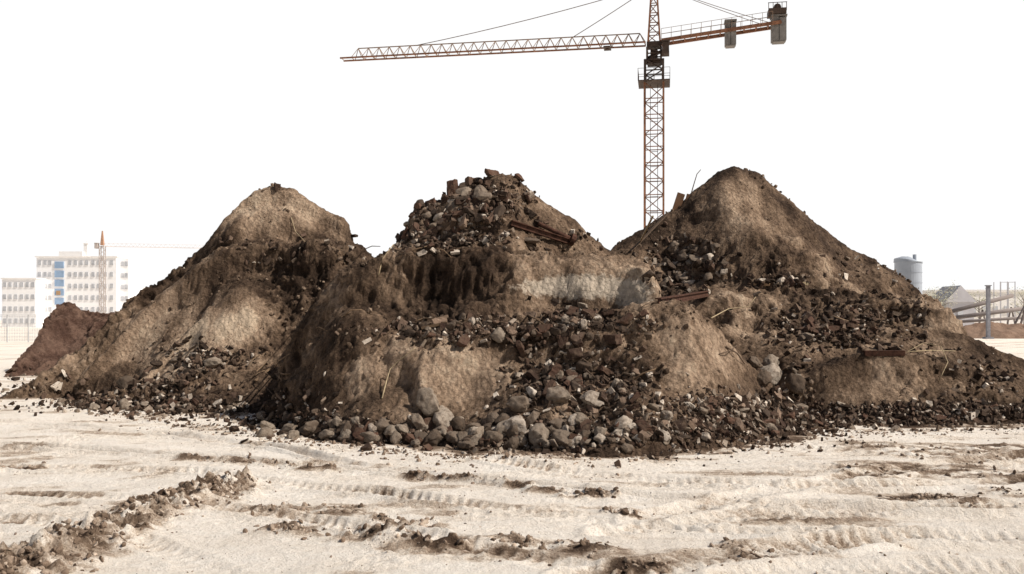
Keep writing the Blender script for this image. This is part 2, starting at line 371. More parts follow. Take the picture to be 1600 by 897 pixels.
def gridmesh(name,H,mask,label,attrs,mat,off):
    fm=mask[:-1,:-1]|mask[1:,:-1]|mask[:-1,1:]|mask[1:,1:]
    idx=np.arange(H.size).reshape(H.shape)
    a=idx[:-1,:-1][fm]; b=idx[:-1,1:][fm]; c=idx[1:,1:][fm]; d=idx[1:,:-1][fm]
    F=np.stack([a,b,c,d],1); used=np.unique(F); rm=np.full(H.size,-1); rm[used]=np.arange(len(used))
    V=np.stack([GX.ravel()[used],GY.ravel()[used],H.ravel()[used]],1)+off.reshape(-1,3)[used]
    loc=(float(V[:,0].mean()),float(V[:,1].mean()),0)
    o=big_mesh(name,V,rm[F],mat,{k:v.ravel()[used] for k,v in attrs.items()},True,loc)
    meta(o,label,'dirt pile'); return o
Gz=ground(GX,GY)
comp=Gz.copy()
HS={}
for nm,T,sd,lg in (('L',L_T,100,.7),('C',C_T,200,.8),('R',R_T,300,.8),('S',S_T,400,0)):
    HS[nm]=mound_h(GX,GY,T,sd,1.0,lg,LOBES[nm]); comp=np.maximum(comp,HS[nm])
base_comp=comp.copy()
offc,Dc=displace(comp,comp>Gz+0.001); comp=comp+offc[...,2]*0.9
gyy,gxx=np.gradient(base_comp,DX)
def tone_for(H,seed):
    hy,hx=np.gradient(H,DX); sl=np.hypot(hx,hy)
    t=0.40+0.24*fbm(GX*0.45,GY*0.45,3,seed+31)+0.15*fbm(GX*1.6,GY*1.6,3,seed+35)
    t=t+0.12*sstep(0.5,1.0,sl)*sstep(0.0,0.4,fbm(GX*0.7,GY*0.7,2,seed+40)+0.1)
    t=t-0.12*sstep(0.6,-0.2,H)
    return t+0.16*LM
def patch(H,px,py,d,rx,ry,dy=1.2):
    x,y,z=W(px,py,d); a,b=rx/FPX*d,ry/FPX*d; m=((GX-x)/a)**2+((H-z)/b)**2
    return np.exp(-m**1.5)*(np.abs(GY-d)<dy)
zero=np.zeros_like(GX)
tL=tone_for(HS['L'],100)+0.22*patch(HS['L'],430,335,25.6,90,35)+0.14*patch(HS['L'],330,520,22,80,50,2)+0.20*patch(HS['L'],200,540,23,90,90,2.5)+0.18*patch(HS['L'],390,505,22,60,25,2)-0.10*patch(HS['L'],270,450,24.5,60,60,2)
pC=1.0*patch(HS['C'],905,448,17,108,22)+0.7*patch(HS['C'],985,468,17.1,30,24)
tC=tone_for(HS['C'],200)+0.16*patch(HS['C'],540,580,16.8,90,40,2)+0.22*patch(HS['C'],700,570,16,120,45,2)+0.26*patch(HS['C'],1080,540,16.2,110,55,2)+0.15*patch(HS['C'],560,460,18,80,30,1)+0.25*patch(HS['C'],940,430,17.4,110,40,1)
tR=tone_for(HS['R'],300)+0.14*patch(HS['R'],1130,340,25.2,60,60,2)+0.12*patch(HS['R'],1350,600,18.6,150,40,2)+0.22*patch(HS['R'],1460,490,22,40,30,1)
tS=tone_for(HS['S'],400)+0.06
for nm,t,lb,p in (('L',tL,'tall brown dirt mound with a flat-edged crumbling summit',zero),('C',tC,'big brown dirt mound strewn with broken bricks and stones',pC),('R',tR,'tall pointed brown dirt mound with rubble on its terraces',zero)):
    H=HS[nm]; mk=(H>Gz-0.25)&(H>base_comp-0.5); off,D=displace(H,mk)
    gridmesh('dirt_mound',H,mk,lb,{'tone':t+0.9*D,'pale':p},M_SOIL,off)  # cavity shade put into the soil tone: hollows darker, crests lighter
H=HS['S']; mk=(H>Gz-0.25)&(H>base_comp-0.5); off,D=displace(H,mk); gridmesh('dirt_mound',H,mk,'small reddish brown dirt mound beside the big piles',{'tone':tS+0.7*D,'pale':zero},M_RED,off)  # same hollow shade painted into this mound's tone
x=np.linspace(40,72,220); y=np.linspace(92,106,120); XX,YY=np.meshgrid(x,y)
P,fr,bk=D_T[0]; R=np.interp(XX,P[:,0],P[:,2],left=-1,right=-1); Hd=R-0.4*np.abs(YY-100)+0.25*fbm(XX*0.5,YY*0.5,4,7)
i=np.arange(Hd.size).reshape(Hd.shape); F=np.stack([i[:-1,:-1].ravel(),i[:-1,1:].ravel(),i[1:,1:].ravel(),i[1:,:-1].ravel()],1)
F=F[(Hd.ravel()[F]>-0.3).any(1)]
o=big_mesh('dirt_mound',np.stack([XX.ravel(),YY.ravel(),Hd.ravel()],1),F,M_RED,{'tone':0.95+0.2*fbm(XX*0.3,YY*0.3,3,8)},True)
meta(o,'long low reddish heap of earth near the pipes','dirt pile')

# ---------------------------------------------------------------- ground sheet
def grow(start,step,ratio,end):
    r=[start]; s=step
    while r[-1]<end: s*=ratio; r.append(r[-1]+s)
    return r
xs=np.arange(-7.6,7.6,0.032); xp=np.array(grow(xs[-1],0.032,1.055,2500))[1:]
xs=np.concatenate([-xp[::-1]+(xs[0]+xs[-1]),xs,xp])
ys=np.concatenate([np.linspace(-60,6.2,40)[:-1],np.arange(6.2,17.5,0.030)]); ys=np.concatenate([ys,np.array(grow(ys[-1],0.030,1.03,4000))[1:]])
XX,YY=np.meshgrid(xs,ys); Z,T=ground(XX,YY,True)
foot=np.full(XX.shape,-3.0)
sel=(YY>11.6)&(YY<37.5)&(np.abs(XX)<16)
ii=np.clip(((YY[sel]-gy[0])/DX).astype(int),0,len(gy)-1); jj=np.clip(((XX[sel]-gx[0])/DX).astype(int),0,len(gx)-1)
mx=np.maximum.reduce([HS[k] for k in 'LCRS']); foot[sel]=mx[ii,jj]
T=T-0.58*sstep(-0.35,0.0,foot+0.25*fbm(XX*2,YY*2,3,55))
idx=np.arange(Z.size).reshape(Z.shape)
F=np.stack([idx[:-1,:-1].ravel(),idx[:-1,1:].ravel(),idx[1:,1:].ravel(),idx[1:,:-1].ravel()],1)
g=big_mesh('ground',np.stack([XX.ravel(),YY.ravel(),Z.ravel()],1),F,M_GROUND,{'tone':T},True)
meta(g,'pale sandy building-site ground with tyre ruts and clods','ground',kind='structure')

# ---------------------------------------------------------------- surface hits
def hits(px,py):
    px=np.asarray(px,float); py=np.asarray(py,float)
    dx=(px-800)/FPX; dz=-(py-HOR)/FPX
    out=np.full(len(px),np.nan); alive=np.ones(len(px),bool)
    d=11.6
    while d<37 and alive.any():
        x=dx*d; z=CAMZ+dz*d
        jj=((x-gx[0])/DX).astype(int); i=int((d-gy[0])/DX); ok=(jj>=0)&(jj<len(gx))
        h=np.full(len(px),-9.0); h[ok]=comp[i,jj[ok]]
        m=alive&(z<=h); out[m]=d; alive&=~m; d+=0.03
    ok=~np.isnan(out); d=np.where(ok,out,20); x=dx*d
    jj=np.clip(((x-gx[0])/DX).astype(int),0,len(gx)-1); ii=np.clip(((d-gy[0])/DX).astype(int),0,len(gy)-1)
    n=np.stack([-gxx[ii,jj],-gyy[ii,jj],np.ones(len(px))],1); n/=np.linalg.norm(n,axis=1)[:,None]
    zz=np.minimum(comp[ii,jj],CAMZ+dz*d+0.12)
    return ok,np.stack([x,d,zz],1),n
BARE=[(530,592,78,38),(690,585,92,34),(760,560,38,24),(1085,560,84,50),(1160,600,38,28),(1390,592,135,32),(345,515,75,32),(175,550,100,60),(430,335,105,45),(1145,330,68,65),(560,455,90,32),(910,440,130,36),(1250,380,85,55),(880,330,50,34),(640,440,85,24),(1480,500,40,28)]
def bare(px,py):
    m=np.zeros(len(px))
    for cx_,cy_,rx_,ry_ in BARE: m=np.maximum(m,np.exp(-(((px-cx_)/rx_)**2+((py-cy_)/ry_)**2)**2))
    return m

# ---------------------------------------------------------------- rock prototypes
import bmesh
def ico(sub):
    bm=bmesh.new(); bmesh.ops.create_icosphere(bm,subdivisions=sub,radius=1.0)
    V=np.array([v.co[:] for v in bm.verts]); F=np.array([[v.index for v in f.verts] for f in bm.faces]); bm.free(); return V,F
ICO3=ico(4); ICO1=ico(1); ICO2=ico(2)
BOX=(np.array([(x,y,z) for x in (-1,1) for y in (-.55,.55) for z in (-.35,.35)])*0.9,np.array([(0,1,3),(0,3,2),(4,6,7),(4,7,5),(0,4,5),(0,5,1),(2,3,7),(2,7,6),(0,2,6),(0,6,4),(1,5,7),(1,7,3)]))
def rock(base,seed,planes=9,soft=0.0,axes=(1,0.8,0.6),rough=0.06):
    r=np.random.default_rng(seed); V,F=base
    nrm=r.normal(size=(planes,3)); nrm/=np.linalg.norm(nrm,axis=1)[:,None]; dd=r.uniform(0.5,0.88,planes)
    k=V@nrm.T; rad=np.where(k>0.05,dd/np.maximum(k,0.05),9); R=np.minimum(rad.min(1),1.0)
    if soft>0: R=R*(1-soft)+0.85*soft
    R=R*(1+rough*vnoise3(V*2.5+seed,seed)+rough*0.5*vnoise3(V*6+seed,seed+1))
    return V*R[:,None]*np.array(axes),F
def brickshape(seed,l=1,w=0.5,h=0.3,broken=True):
    r=np.random.default_rng(seed); bm=bmesh.new(); bmesh.ops.create_cube(bm,size=2.0)
    bmesh.ops.subdivide_edges(bm,edges=bm.edges[:],cuts=7,use_grid_fill=True)
    V=np.array([v.co[:] for v in bm.verts]); F=np.array([[v.index for v in f.verts] for f in bm.faces]); bm.free()
    V=V*np.array([l,w,h])
    if broken:
        for _ in range(5):
            n=r.normal(size=3)*np.array([1,0.8,0.5]); n/=np.linalg.norm(n); d=r.uniform(0.45,0.8)*(np.abs(n)@np.array([l,w,h]))
            k=V@n; V=V-np.maximum(k-d,0)[:,None]*n
    V=V+0.045*np.stack([vnoise3(V*5+i*7+seed,seed+i) for i in range(3)],1)
    return V,F
def protomesh(name,VF,mat,smooth):
    V,F=VF; me=bpy.data.meshes.new(name); me.from_pydata(V.tolist(),[],F.tolist()); me.materials.append(mat)
    if smooth:
        me.polygons.foreach_set('use_smooth',[True]*len(me.polygons))
        try: me.set_sharp_from_angle(angle=math.radians(30))
        except Exception: pass
    me.update(); return me
P_ST=[protomesh('stone',rock(ICO3,s,10,0.26,(1,random.uniform(.65,.95),random.uniform(.5,.75)),0.13),M_STONE,True) for s in range(14)]
P_CH=[protomesh('concrete_chunk',rock(ICO3,50+s,7,0.0,(1,random.uniform(.55,.9),random.uniform(.3,.65)),0.06),M_CONC,True) for s in range(12)]
P_BR=[protomesh('broken_brick',brickshape(90+s,1,random.uniform(.45,.6),random.uniform(.25,.38)),M_BRICK,False) for s in range(12)]
INFO={'stone':(P_ST,'rounded dusty grey-brown stone lying on the dirt mound','stone','stones lying on the dirt mounds',298),
 'chunk':(P_CH,'jagged lump of broken concrete on the dirt mound','concrete','broken concrete lumps on the dirt mounds',298),
 'brick':(P_BR,'broken dirty red-brown brick on the dirt mound','brick','broken bricks on the dirt mounds',298)}
NM={'stone':'stone','chunk':'concrete_chunk','brick':'broken_brick'}
cnt={'stone':0,'chunk':0,'brick':0}
def put(kind,pos,n,r,rotz=None,label=None,tilt=0.35,up=0.25,scale=None):
    P,lb,cat,grp,mxn=INFO[kind]
    if cnt[kind]>=mxn: return
    cnt[kind]+=1
    o=bpy.data.objects.new(NM[kind],random.choice(P))
    v=Vector(n).lerp(Vector((random.uniform(-1,1),random.uniform(-1,1),random.uniform(-.2,1))),tilt).normalized()
    q=v.to_track_quat('Z','Y').to_matrix()@Matrix.Rotation(random.uniform(0,6.28) if rotz is None else rotz,3,'Z')
    o.matrix_world=Matrix.Translation(Vector(pos)+Vector(n)*r*up)@q.to_4x4()
    s=scale or (1,1,1)
    o.scale=(r*s[0],r*s[1],r*s[2]); COL.objects.link(o); meta(o,label or lb,cat,grp)
SPEC=[('brick',710,289,28,'upright broken brick block standing on the mound summit',(.7,1,2.2),.45),('brick',733,286,20,'small brown brick lump on the mound summit',(1,1,1.5),.4),
 ('brick',768,274,32,'flat dark brick slab lying on the mound summit',(1,1,.8),.15),('brick',433,298,16,'small grey block standing on the mound summit',(.7,.9,2.2),.5),
 ('brick',655,330,26,'dark broken brick on the mound shoulder',None,.3),('brick',672,322,22,'dark broken brick on the mound shoulder',None,.3),
 ('brick',955,537,36,'long whole reddish brick half buried in the rubble',(1.3,1,1),.2),('chunk',828,382,24,'pale flat concrete piece on the mound terrace',(1.2,1,.7),.3),('chunk',755,318,28,'pale angular concrete piece among dark bricks',None,.3),
 ('chunk',245,576,22,'pale flat concrete piece on the mound foot',None,.3),('chunk',272,566,20,'pale flat concrete piece on the mound foot',None,.3)]
for k,x_,y_,s,lb,sc,up in SPEC:
    ok,Pp,Nn=hits([x_]*4,[y_,y_+4,y_+8,y_+14]); w_=[i for i in range(4) if ok[i]]
    if w_: i=w_[0]; put(k,Pp[i],(0,0,1),s/2/FPX*Pp[i][1]*1.1,rotz=random.uniform(-.4,.4),tilt=0.06,up=up,label=lb,scale=sc)
BIG=[(480,678,30),(512,682,26),(545,683,26),(580,686,32),(655,666,34),(692,662,46),(680,692,44),(712,690,36),(650,698,26),(805,672,44),(845,692,44),(812,640,40),(880,692,38),(926,630,44),(872,626,44),(672,632,42),
 (1206,594,48),(1245,606,42),(1208,572,34),(1190,600,30),(330,573,30),(200,604,30),(740,682,30),(770,690,32),(620,690,26),(195,635,24),(905,660,30),(940,682,32),(785,660,28),(835,660,30),(1000,690,26),(560,664,24),(1175,570,30),(455,672,26),(1020,640,22),(730,702,28),(800,700,30),
 (975,668,30),(600,668,28),(530,664,26),(780,530,26)]
ok,Pp,Nn=hits([b[0] for b in BIG],[b[1] for b in BIG])
for i,b in enumerate(BIG):
    if ok[i]: put('stone',Pp[i],Nn[i],b[2]/2/FPX*Pp[i][1]*1.15,tilt=0.25,up=0.3,label='large rounded pale boulder at the foot of the dirt mound')
CL=[(560,676,140,11,28,(12,28),(.65,.25,.1),14),(720,684,120,15,34,(14,32),(.65,.2,.15),15),(880,684,110,18,42,(12,30),(.45,.25,.3),17),
 (1050,672,120,22,48,(11,26),(.1,.5,.4),20),(1190,658,90,20,40,(9,22),(.05,.55,.4),26),(430,660,110,11,20,(9,22),(.4,.35,.25),22),
 (250,638,120,10,22,(8,19),(.2,.45,.35),24),(150,632,60,8,12,(6,14),(.3,.4,.3),20),
 (875,600,70,32,54,(11,26),(.05,.45,.5),15),(840,522,120,15,34,(10,24),(.15,.5,.35),17),(690,518,80,12,28,(10,22),(.15,.5,.35),15),(910,500,60,12,26,(10,22),(.2,.4,.4),15),
 (1140,640,80,22,38,(10,22),(.05,.55,.4),24),(980,610,32,40,20,(10,22),(.05,.55,.4),13),
 (690,340,50,28,60,(11,28),(.0,.45,.55),12),(740,320,45,25,38,(11,26),(.0,.45,.55),12),(640,375,50,15,26,(10,20),(.0,.5,.5),13),(820,300,30,25,8,(8,16),(.0,.5,.5),10),(700,375,70,12,16,(8,18),(.0,.5,.5),18),
 (1080,405,42,22,34,(9,22),(.3,.6,.1),11),(1060,440,35,14,18,(9,22),(.2,.5,.3),11),(1300,510,65,24,44,(8,22),(.0,.55,.45),18),(1220,443,50,6,12,(8,16),(.0,.5,.5),10),
 (1350,657,110,8,40,(8,18),(.05,.5,.45),30),(1520,645,110,9,44,(8,18),(.05,.5,.45),30),(1400,645,120,8,18,(7,15),(.05,.55,.4),20),(1250,590,22,30,8,(10,20),(.4,.4,.2),6),
 (310,560,50,16,28,(8,20),(.05,.5,.45),15),(240,605,65,14,22,(8,18),(.1,.5,.4),18),(430,400,100,20,8,(5,11),(.0,.7,.3),16),(480,620,50,25,8,(6,12),(.2,.6,.2),18),(30,605,60,20,5,(5,10),(.2,.6,.2),20),
 (1400,500,80,30,12,(7,14),(.0,.6,.4),20),(1540,590,50,20,8,(6,12),(.0,.6,.4),20),(900,370,50,20,6,(6,12),(.0,.7,.3),14),(1250,420,80,20,6,(5,10),(.0,.7,.3),20)]
stuff=[]
for cx,cy,rx,ry,n,(lo,hi),mix,mul in CL:
    px=cx+rng.normal(0,0.55,n)*rx; py=cy+rng.normal(0,0.6,n)*ry
    ok,Pp,Nn=hits(px,py); bz=bare(px,py)
    for i in range(n):
        if not ok[i] or Pp[i][2]<-0.2 or rng.random()<bz[i]*0.93: continue
        k=rng.choice(['stone','chunk','brick'],p=mix); s=lo+(hi-lo)*rng.random()**1.4
        r=s/2/FPX*Pp[i][1]*1.2
        if k=='brick': r=min(r*1.1,0.16)
        put(k,Pp[i],Nn[i],r,tilt=0.55,up=0.3)
    m=int(n*mul); px=cx+rng.normal(0,0.75,m)*rx; py=cy+rng.normal(0,0.8,m)*ry
    kp=rng.random(m)>bare(px,py)*0.94
    stuff.append((px[kp],py[kp],(3.0+12*rng.random(m)**2.2)[kp]))

# ---------------------------------------------------------------- rubble and clods (uncountable)
def scatter_mesh(name,pos,nrm,rad,mat,label,cat,base=ICO1,nvar=24,up=0.2,planes=7,tpow=1.0):
    n=len(pos); protos=[]
    for s in range(nvar):
        if base is BOX: V=base[0]*np.array([1,rng.uniform(.6,1.2),rng.uniform(.5,1.3)])+rng.normal(0,0.11,(8,3))
        else: V,F=rock(base,500+s,planes,0.0,(1,rng.uniform(.5,.95),rng.uniform(.35,.8)),0.12)
        protos.append(V)
    F=base[1]; nv=len(base[0]); P=np.stack(protos)[rng.integers(0,nvar,n)]
    q=rng.normal(size=(n,4)); q/=np.linalg.norm(q,axis=1)[:,None]; w,x,y,z=q.T
    R=np.stack([1-2*(y*y+z*z),2*(x*y-z*w),2*(x*z+y*w),2*(x*y+z*w),1-2*(x*x+z*z),2*(y*z-x*w),2*(x*z-y*w),2*(y*z+x*w),1-2*(x*x+y*y)],1).reshape(n,3,3)
    V=np.einsum('nij,nkj->nki',R,P)*rad[:,None,None]+(pos+nrm*rad[:,None]*up)[:,None,:]
    FF=F[None]+(np.arange(n)*nv)[:,None,None]
    t=np.repeat(rng.random(n)**tpow,nv)
    o=big_mesh(name,V.reshape(-1,3),FF.reshape(-1,3),mat,{'tone':t},False); meta(o,label,cat,kind='stuff'); return o
px=np.concatenate([s[0] for s in stuff]); py=np.concatenate([s[1] for s in stuff]); sz=np.concatenate([s[2] for s in stuff])
ok,Pp,Nn=hits(px,py); Pp=Pp[ok]; Nn=Nn[ok]; r=sz[ok]/2/FPX*Pp[:,1]; hb=rng.random(len(r))<0.6
scatter_mesh('rubble',Pp[~hb],Nn[~hb],r[~hb],M_RUB,'dense mixed crushed stone rubble over the mounds','rubble')
scatter_mesh('brick_rubble',Pp[hb],Nn[hb],r[hb]*1.1,M_RUB,'dense crushed brick fragments over the mounds','rubble',base=BOX)
n=80000; x=rng.uniform(-16,15.5,n); y=rng.uniform(12,35,n)
jj=((x-gx[0])/DX).astype(int); ii=((y-gy[0])/DX).astype(int); zc=comp[ii,jj]
ppx=800+x/y*FPX; ppy=HOR-(zc-CAMZ)/y*FPX
sel=(zc>Gz[ii,jj]+0.02)&(rng.random(n)<(0.34+1.0*fbm(x*0.5,y*0.5,3,777))*(1-0.75*bare(ppx,ppy)))
x,y,jj,ii=x[sel],y[sel],jj[sel],ii[sel]; nn=np.stack([-gxx[ii,jj],-gyy[ii,jj],np.ones(len(x))],1); nn/=np.linalg.norm(nn,axis=1)[:,None]
print('clods',len(x),'rubble',len(r))
scatter_mesh('earth_clods',np.stack([x,y,comp[ii,jj]],1),nn,0.012+0.075*rng.random(len(x))**4,M_CLOD,'small crumbled clods of brown earth on the mounds','earth')
pos=[]
n=1600; px=rng.uniform(-50,1650,n); py=500+rng.uniform(160,400,n); d=2800/(py-500)
pos.append((np.stack([(px-800)/FPX*d,d],1),0.003+0.020*rng.random(n)**4))
for q_,(pl,w,h,kk) in enumerate(BERMS):
    for _ in range(int((240 if q_==0 else 24)*len(pl))):
        k=random.randrange(len(pl)-1); t=random.random()
        xx=pl[k][0]*(1-t)+pl[k+1][0]*t+random.gauss(0,w*0.6); yy=pl[k][1]*(1-t)+pl[k+1][1]*t+random.gauss(0,w*0.6)
        pos.append((np.array([[xx,yy]]),np.array([0.006+0.045*random.random()**4])))
n=2200; px=rng.uniform(150,1650,n); f=np.interp(px,[0,200,450,700,900,1250,1300,1600],[632,645,683,712,712,690,672,662]); py=f+rng.exponential(6,n); d=2800/(py-500)
pos.append((np.stack([(px-800)/FPX*d,d],1),0.006+0.045*rng.random(n)**2.5))
xy=np.concatenate([p[0] for p in pos]); rr=np.concatenate([p[1] for p in pos]); z=ground(xy[:,0],xy[:,1])
scatter_mesh('ground_crumbs',np.column_stack([xy,z]),np.tile([0,0,1.0],(len(z),1)),rr,M_GCLOD,'scattered crumbs of dry earth and pebbles on the ground','earth',base=ICO2,up=0.0)

# ---------------------------------------------------------------- sticks, planks, beams
def surf(px,py):
    ok,P,n=hits([px],[py]); return (Vector(P[0]),Vector(n[0])) if ok[0] else (Vector(W(px,py,20)),Vector((0,0,1)))
def stick(name,pts,rad,mat,label,cat,lift=0.03,grp=None,n=6):
    P=[]
    for p in pts:
        s,nn=surf(p[0],p[1]); s=s+nn*(lift+(p[2] if len(p)>2 else 0)); P.append(s)
    Q=[]
    for a,b in zip(P[:-1],P[1:]):
        for t in (0,0.5): Q.append(a.lerp(b,t))
    Q.append(P[-1]); mb=MB(); m=len(Q)
    mb.tube(Q,[rad*(1-0.5*k/m) for k in range(m)],n); o=mb.obj(name,mat,None,tuple(Q[0]),True); meta(o,label,cat,grp); return o
stick('dry_stalk',[(598,625),(604,605,.1),(615,588,.14),(632,573,.16),(658,558,.2)],0.013,M_STRAW,'long pale bent stalk leaning on the mound foot','stalk')
stick('dry_stalk',[(592,432),(600,412,.05),(618,392,.1)],0.013,M_STRAW,'thin pale stalk on the mound terrace','stalk')
stick('dry_stalk',[(455,345),(462,365,.05),(478,384,.05)],0.012,M_STRAW,'thin pale stalk hanging below the summit','stalk')
stick('wire',[(1465,598),(1472,575,.15),(1460,560,.25),(1440,553,.2),(1415,556,.05)],0.011,M_STRAW,'thin pale bent wire sticking out of the earth','wire')
stick('wire',[(1110,500),(1140,492,.1),(1165,482,.1),(1178,474,.1)],0.012,M_STRAW,'thin curved wire on the terrace','wire')
stick('wire',[(1415,555,.05),(1450,557,.1),(1490,556,.1)],0.012,M_STRAW,'straight thin pale rod lying on the earth','wire')
for i in range(46):
    cx,cy,rx,ry=random.choice([(420,600,35,22),(410,590,30,20),(1320,500,50,25),(620,400,50,20),(900,490,80,20),(350,580,60,30),(720,350,60,30),(1180,560,60,30),(1010,350,30,20),(950,580,80,40),(520,500,70,30),(660,515,60,20)])
    px_=random.gauss(cx,rx*.6); py_=random.gauss(cy,ry*.6); a=random.uniform(-0.9,0.9); l=random.uniform(15,42)
    if not hits([px_],[py_])[0][0]: continue
    stick('twig',[(px_,py_),(px_+l*.5*math.cos(a),py_-l*.5*math.sin(a),.06),(px_+l*math.cos(a),py_-l*math.sin(a),.03)],random.uniform(0.008,0.018),random.choice([M_DSTICK,M_DSTICK,M_WOOD]),'thin dry twig lying in the rubble','twig',grp='twigs lying on the mounds',n=5)
def ibeam(p0,p1,w,h,name,label,cat,mat):
    p0=Vector(p0); p1=Vector(p1); d=(p1-p0).normalized(); side=d.cross(Vector((0,0,1))).normalized(); up=side.cross(d)
    mb=MB(); t=h*0.16
    mb.beam(p0+up*(h/2-t/2),p1+up*(h/2-t/2),w,t); mb.beam(p0-up*(h/2-t/2),p1-up*(h/2-t/2),w,t); mb.beam(p0,p1,w*0.18,h-2*t-0.004)
    o=mb.obj(name,mat,None,tuple(p0)); meta(o,label,cat); return o
def sp(px,py,l=0.06): s,n=surf(px,py); return s+n*l
a=sp(797,350,.05); b=sp(885,384,.08); ibeam(a,b,0.09,0.12,'steel_beam','rusty red steel beam lying down the mound slope','beam',M_RUST)
mb=MB(); a=sp(838,356,.1); b=sp(888,380,.12); mb.tube([a,a.lerp(b,.5),b],[.05,.05,.055],12); mb.tube([b,b+(b-a).normalized()*.1],[.13,.13],12); o=mb.obj('rusty_pipe',M_RUST,None,tuple(a)); meta(o,'rusty flanged pipe lying beside the steel beam','pipe')
a=sp(1028,476,.03); b=sp(1105,462,.05); ibeam(a,b,0.11,0.14,'steel_beam','dark rusty steel beam between two dirt mounds','beam',M_RUST)
a=sp(1350,557,.02); b=sp(1412,556,.03)
mb=MB(); mb.beam(a,b,0.18,0.11); o=mb.obj('timber_beam',M_RUST,None,tuple(a)); meta(o,'reddish squared beam lying half buried in earth','beam')
def plank(px0,py0,px1,py1,w,t,mat,label,l0=.03,l1=.1):
    a=sp(px0,py0,l0); b=sp(px1,py1,l1); mb=MB(); mb.beam(a,b,w,t); o=mb.obj('wood_plank',mat,None,tuple(a)); meta(o,label,'plank','loose boards on the mounds')
plank(985,395,1045,338,0.09,0.03,M_DSTICK,'weathered board leaning down the mound flank')
plank(1000,380,1020,345,0.04,0.03,M_STRAW,'thin pale lath leaning on the mound flank')
plank(1280,505,1320,520,0.12,0.04,M_WOOD,'short weathered board in the rubble',.06,.06)
plank(1300,498,1340,512,0.08,0.03,M_WOOD,'short pale board in the rubble',.06,.06)
plank(1178,447,1203,447,0.10,0.07,M_ORNG,'short orange-brown timber piece on the terrace',.03,.03)
plank(1235,440,1260,446,0.10,0.07,M_STRAW,'short pale timber piece on the terrace',.03,.03)
plank(660,518,700,512,0.08,0.05,M_WOOD,'short weathered board in the rubble',.06,.06)
plank(400,600,430,580,0.05,0.03,M_WOOD,'thin weathered lath in the earth',.05,.15)
x0,y0,z0=W(1054,330,25.7); mb=MB(); mb.box((x0+.08,y0,z0+0.15),(0.22,0.06,0.75),Matrix.Rotation(math.radians(18),3,'Y')); mb.box((x0+.36,y0+.02,z0+0.22),(0.14,0.05,0.55),Matrix.Rotation(math.radians(14),3,'Y'))
o=mb.obj('wood_board',plain('brown_board',(0.22,0.125,0.075),0.85),None,(x0,y0,z0)); meta(o,'broken brown boards standing upright in the mound shoulder','board')
mb=MB(); mb.tube([W(1074,316,25.8),W(1080,303,25.8),W(1083,292,25.8),W(1086,282,25.8),W(1089,272,25.8),W(1095,265,25.8)],[.018,.018,.016,.014,.012,.01],5); o=mb.obj('wire',M_DSTICK,None,W(1074,316,25.8)); meta(o,'thin bent wire sticking up from the mound shoulder','wire')

# ---------------------------------------------------------------- tower crane
def lattice_mast(mb,cx,cy,z0,z1,w,bay,chord,diag,R):
    C=[Vector((cx,cy,0))+R@Vector((sx*w/2,sy*w/2,0)) for sx,sy in ((-1,-1),(1,-1),(1,1),(-1,1))]
    for c in C: mb.beam((c.x,c.y,z0),(c.x,c.y,z1),chord)
    n=max(1,round((z1-z0)/bay)); h=(z1-z0)/n
    for k in range(n):
        za=z0+k*h; zb=za+h
        for j in range(4):
            p,q=C[j],C[(j+1)%4]
            mb.beam((p.x,p.y,za),(q.x,q.y,za),diag)
            if (k+j)%2: p,q=q,p
            mb.beam((p.x,p.y,za),(q.x,q.y,zb),diag)
cx,cy=W(1022,0,75)[:2]; th=math.radians(9.7)
u=Vector((-math.cos(th),math.sin(th),0)); sd=Vector((math.sin(th),math.cos(th),0)); RZ=Matrix.Rotation(-th,3,'Z')
crane=empty('tower_crane',(cx,cy,0),'tall rusty red lattice tower crane behind the dirt mounds','crane'); O=(cx,cy,0)
def cz(py,d=75): return CAMZ-(py-HOR)/FPX*d
mb=MB(); lattice_mast(mb,cx,cy,0.4,cz(132),1.55,1.35,0.14,0.068,RZ); o=mb.obj('mast',M_CRED,crane,O)
mb=MB()
for k in range(16):
    zz=1.0+k*1.25; mb.beam(Vector((cx,cy,zz))+RZ@Vector((-.3,-.5,0)),Vector((cx,cy,zz))+RZ@Vector((.3,-.5,0)),.04)
for s in (-.3,.3): mb.beam(Vector((cx,cy,.5))+RZ@Vector((s,-.5,0)),Vector((cx,cy,cz(134)))+RZ@Vector((s,-.5,0)),.04)
mb.obj('ladder',M_CDARK,crane,O)
mb=MB(); mb.box((cx,cy,0.2),(4,4,0.5),RZ,0.9); mb.obj('foundation',M_GREY,crane,O)
mb=MB(); lattice_mast(mb,cx,cy,cz(130),cz(96),1.5,0.85,0.16,0.09,RZ); mb.box((cx,cy,cz(100)),(1.1,1.1,0.2),RZ); mb.obj('climbing_cage',M_CDARK,crane,O)
mb=MB(); z=cz(131)
mb.box((cx,cy,z),(2.6,2.6,0.08),RZ)
for a_ in range(4):
    Rr=RZ@Matrix.Rotation(a_*math.pi/2,3,'Z')
    for hz in (0.5,1.0): mb.beam(Vector((cx,cy,z+hz))+Rr@Vector((-1.3,-1.3,0)),Vector((cx,cy,z+hz))+Rr@Vector((1.3,-1.3,0)),0.03)
    for t in (-1.3,-.65,0,.65): mb.beam(Vector((cx,cy,z))+Rr@Vector((t,-1.3,0)),Vector((cx,cy,z+1.0))+Rr@Vector((t,-1.3,0)),0.03)
mb.obj('platform',M_CDARK,crane,O)
mb=MB(); lattice_mast(mb,cx,cy,cz(96),cz(76),1.15,0.5,0.14,0.09,RZ); mb.tube([(cx,cy,cz(98)),(cx,cy,cz(95))],.85,16); mb.box((cx,cy,cz(84)),(.6,.6,.6),RZ); mb.box((cx,cy,cz(71)),(1.2,1.1,0.4),RZ); mb.obj('slewing_unit',M_CDARK,crane,O)
